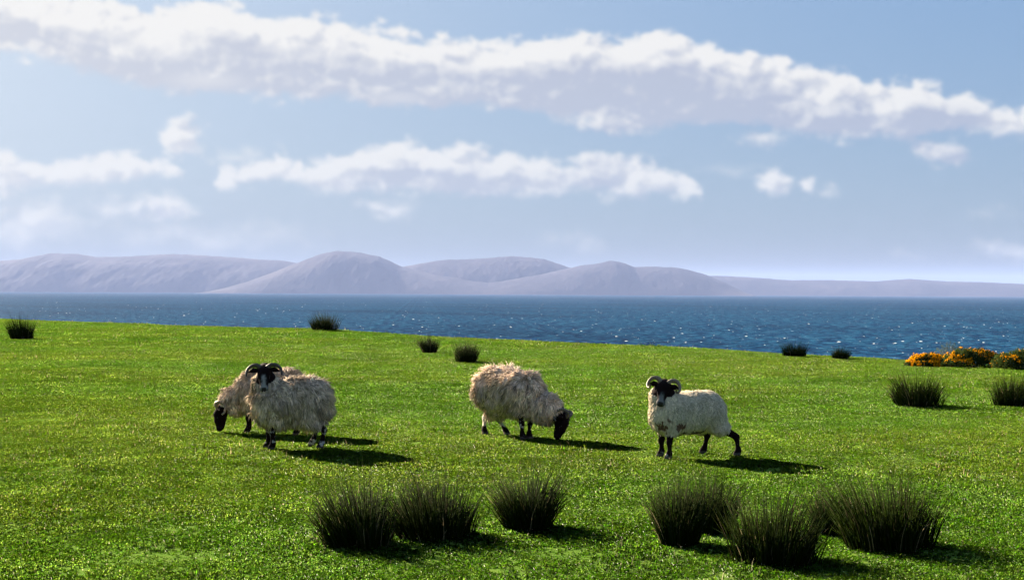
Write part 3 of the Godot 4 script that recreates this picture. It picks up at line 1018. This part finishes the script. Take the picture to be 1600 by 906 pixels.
func make_rushes():
	var m := vmat(0.75, 0.06)
	# x, z, height scale, half width at the top (m), variant, label
	var spots := [
		[-1.08, -10.0, 0.52, 0.41, 0, "dark rush clump at the front, leftmost of the near row"],
		[-0.57, -10.36, 0.50, 0.41, 1, "dark rush clump at the front, second from left, touching its left neighbour"],
		[0.13, -10.72, 0.53, 0.42, 2, "dark fan-shaped rush clump at the front standing by itself below the middle sheep"],
		[1.21, -10.15, 0.53, 0.30, 3, "dark rush clump at the front, left one of the right-hand group"],
		[1.51, -10.65, 0.49, 0.26, 4, "smaller rush clump behind the left one of the right-hand group"],
		[1.79, -9.52, 0.53, 0.41, 5, "dark rush clump nearest the camera, lowest in the picture"],
		[2.43, -10.62, 0.38, 0.26, 6, "small low rush clump half hidden between two big ones at right"],
		[2.70, -10.02, 0.60, 0.48, 7, "largest tallest dark rush clump at the front, rightmost of the near row"],
		[6.53, -22.69, 0.56, 0.54, 0, "wide rush clump in the right middle of the field beyond the right sheep"],
		[8.15, -22.79, 0.54, 0.48, 5, "rush clump cut by the right picture edge"],
		[-18.08, -51.74, 0.90, 0.62, 1, "rush clump near the skyline at the far left edge"],
		[-8.41, -63.0, 0.85, 0.80, 5, "rush clump on the skyline left of the middle, against the sea"],
		[-2.42, -41.11, 0.52, 0.42, 3, "left and lower one of two rush clumps beyond the middle sheep"],
		[-1.18, -36.31, 0.62, 0.42, 7, "right and taller one of two rush clumps beyond the middle sheep"],
		[8.05, -39.9, 0.46, 0.44, 1, "rush clump on the skyline at right, larger left one of two against the sea"],
		[8.98, -38.4, 0.36, 0.36, 0, "rush clump on the skyline at right, smaller right one of two against the sea"],
		[2.65, -58.0, 0.28, 0.42, 4, "tiny rush clump just showing over the skyline in the middle"],
	]
	var shapes := [[0.23, 0.62], [0.24, 0.55], [0.16, 0.80], [0.16, 0.62], [0.17, 0.5], [0.24, 0.60], [0.17, 0.6], [0.25, 0.60]]
	var live := []
	var dead := []
	for i in 8:
		live.append(rush_arrays(200 + i, 1250, shapes[i][0], 0.5, shapes[i][1], false))
		dead.append(rush_arrays(300 + i, 26, shapes[i][0] * 1.1, 0.5, shapes[i][1], true))
	for s in spots:
		var k: int = s[4]
		var t := thing("rush_clump", s[5], "rush clump", Vector3(s[0], ground(s[0], s[1]), s[1]), 0.0 if -s[1] < 20.0 else s[0] * 1.7, "rush clumps in the field")
		var native: float = shapes[k][0] + shapes[k][1] * 0.33
		var wide: float = s[3] / native
		t.scale = Vector3(wide, s[2] / 0.5 * (1.0 if -s[1] < 20.0 else 1.04), wide)
		var o := put("stems", live[k], m, t)
		o.set_meta("kind", "stuff")
		var q := put("dead_stems", dead[k], m, t)
		q.set_meta("kind", "stuff")

# ---------------------------------------------------------------- gorse
func make_gorse():
	var leaf := vmat(0.9, 0.03)
	var petal := vmat(0.9, 0.03)
	petal.backlight_enabled = true
	petal.backlight = Color(0.5, 0.45, 0.2)
	# x, z, half width, height, depth, share of flowers, label
	var list := [
		[10.55, -35.2, 0.62, 0.30, 0.5, 0.72, "low gorse bush covered in orange-yellow flowers, leftmost of the gorse"],
		[11.35, -34.6, 0.66, 0.46, 0.55, 0.44, "gorse bush with flowers on top and dark green base, in the middle"],
		[12.25, -33.7, 0.66, 0.46, 0.55, 0.36, "dark gorse bush with scattered flowers at the right picture edge"],
		[13.3, -33.0, 0.66, 0.48, 0.6, 0.42, "gorse bush cut off by the right picture edge"],
		[11.15, -35.6, 0.42, 0.62, 0.4, 0.0, "grey-green bare twiggy bush behind the flowering gorse"],
	]
	for g in list:
		var r := RandomNumberGenerator.new()
		r.seed = int(g[0] * 100)
		var gy: float = ground(g[0], g[1])
		var bare: bool = g[5] == 0.0
		var t := thing("twiggy_bush" if bare else "gorse_bush", g[6], "bush", Vector3(g[0], gy, g[1]), 0.0, "" if bare else "gorse bushes at the field edge")
		var sv := PackedVector3Array()
		var sn := PackedVector3Array()
		var sc := PackedColorArray()
		var si := PackedInt32Array()
		var lv := PackedVector3Array()
		var ln := PackedVector3Array()
		var lc := PackedColorArray()
		var li := PackedInt32Array()
		var fv := PackedVector3Array()
		var fn := PackedVector3Array()
		var fc := PackedColorArray()
		var fi := PackedInt32Array()
		for k in (70 if bare else 40):
			var a: float = r.randf() * TAU
			var q: float = sqrt(r.randf())
			var e := Vector3(cos(a) * q * g[2] * 0.85, g[3] * r.randf_range(0.5, 0.95) * sqrt(1.0 - 0.7 * q * q), sin(a) * q * g[4] * 0.85)
			var b := Vector3(e.x * 0.25, -0.03, e.z * 0.25)
			spike([b, b.lerp(e, 0.5) + Vector3(0, 0.05, 0), e], [0.010, 0.006], Color(0.07, 0.055, 0.04), sv, sn, sc, si)
		for k in (900 if bare else 7500):
			var a2: float = r.randf() * TAU
			var q2: float = sqrt(r.randf())
			var dome: float = sqrt(maxf(1.0 - q2 * q2, 0.0))
			var lump: float = 1.0 + 0.35 * n_a.get_noise_3d(cos(a2) * q2 * 2.6 + g[0], dome * 2.0, sin(a2) * q2 * 2.6)
			var shell: float = pow(r.randf(), 0.35)
			var p := Vector3(cos(a2) * q2 * g[2], dome * g[3] * shell * 0.97, sin(a2) * q2 * g[4]) * lump
			var nn := Vector3(p.x / g[2], p.y / g[3] + 0.25, p.z / g[4]).normalized()
			var d: Vector3 = (nn + Vector3(r.randf_range(-0.7, 0.7), r.randf_range(-0.4, 0.8), r.randf_range(-0.7, 0.7))).normalized()
			var col := Color(0.012, 0.020, 0.006).lerp(Color(0.030, 0.042, 0.012), r.randf())
			if bare:
				col = Color(0.04, 0.05, 0.025)
			spike([p, p + d * r.randf_range(0.04, 0.09)], [0.004 if bare else 0.009], col, lv, ln, lc, li, nn * 0.3)
			var here: float = n_a.get_noise_3d(p.x * 3.2 + g[0] * 5.0, p.y * 3.2, p.z * 3.2) + r.randf_range(-0.12, 0.12)
			if shell > 0.72 and g[5] > 0.0 and here > 0.62 - g[5] * 1.05 + (0.25 if p.y < 0.3 * g[3] and g[5] < 0.9 else 0.0):
				for z in 2:
					var o: Vector3 = p + nn * 0.03 + Vector3(r.randf_range(-1, 1), r.randf_range(-1, 1), r.randf_range(-1, 1)) * 0.025
					var dd := Vector3(r.randf_range(-1, 1), r.randf_range(-0.3, 1), r.randf_range(-1, 1)).normalized()
					spike([o - dd * 0.012, o, o + dd * 0.013], [0.004, 0.011], Color(0.62, 0.22, 0.001).lerp(Color(0.70, 0.30, 0.002), r.randf()), fv, fn, fc, fi, nn * 0.4)
		put("branches", amesh(sv, sn, sc, si), leaf, t)
		var lf := put("foliage", amesh(lv, ln, lc, li), leaf, t)
		lf.set_meta("kind", "stuff")
		if fv.size() > 0:
			var fl := put("flowers", amesh(fv, fn, fc, fi), petal, t)
			fl.set_meta("kind", "stuff")
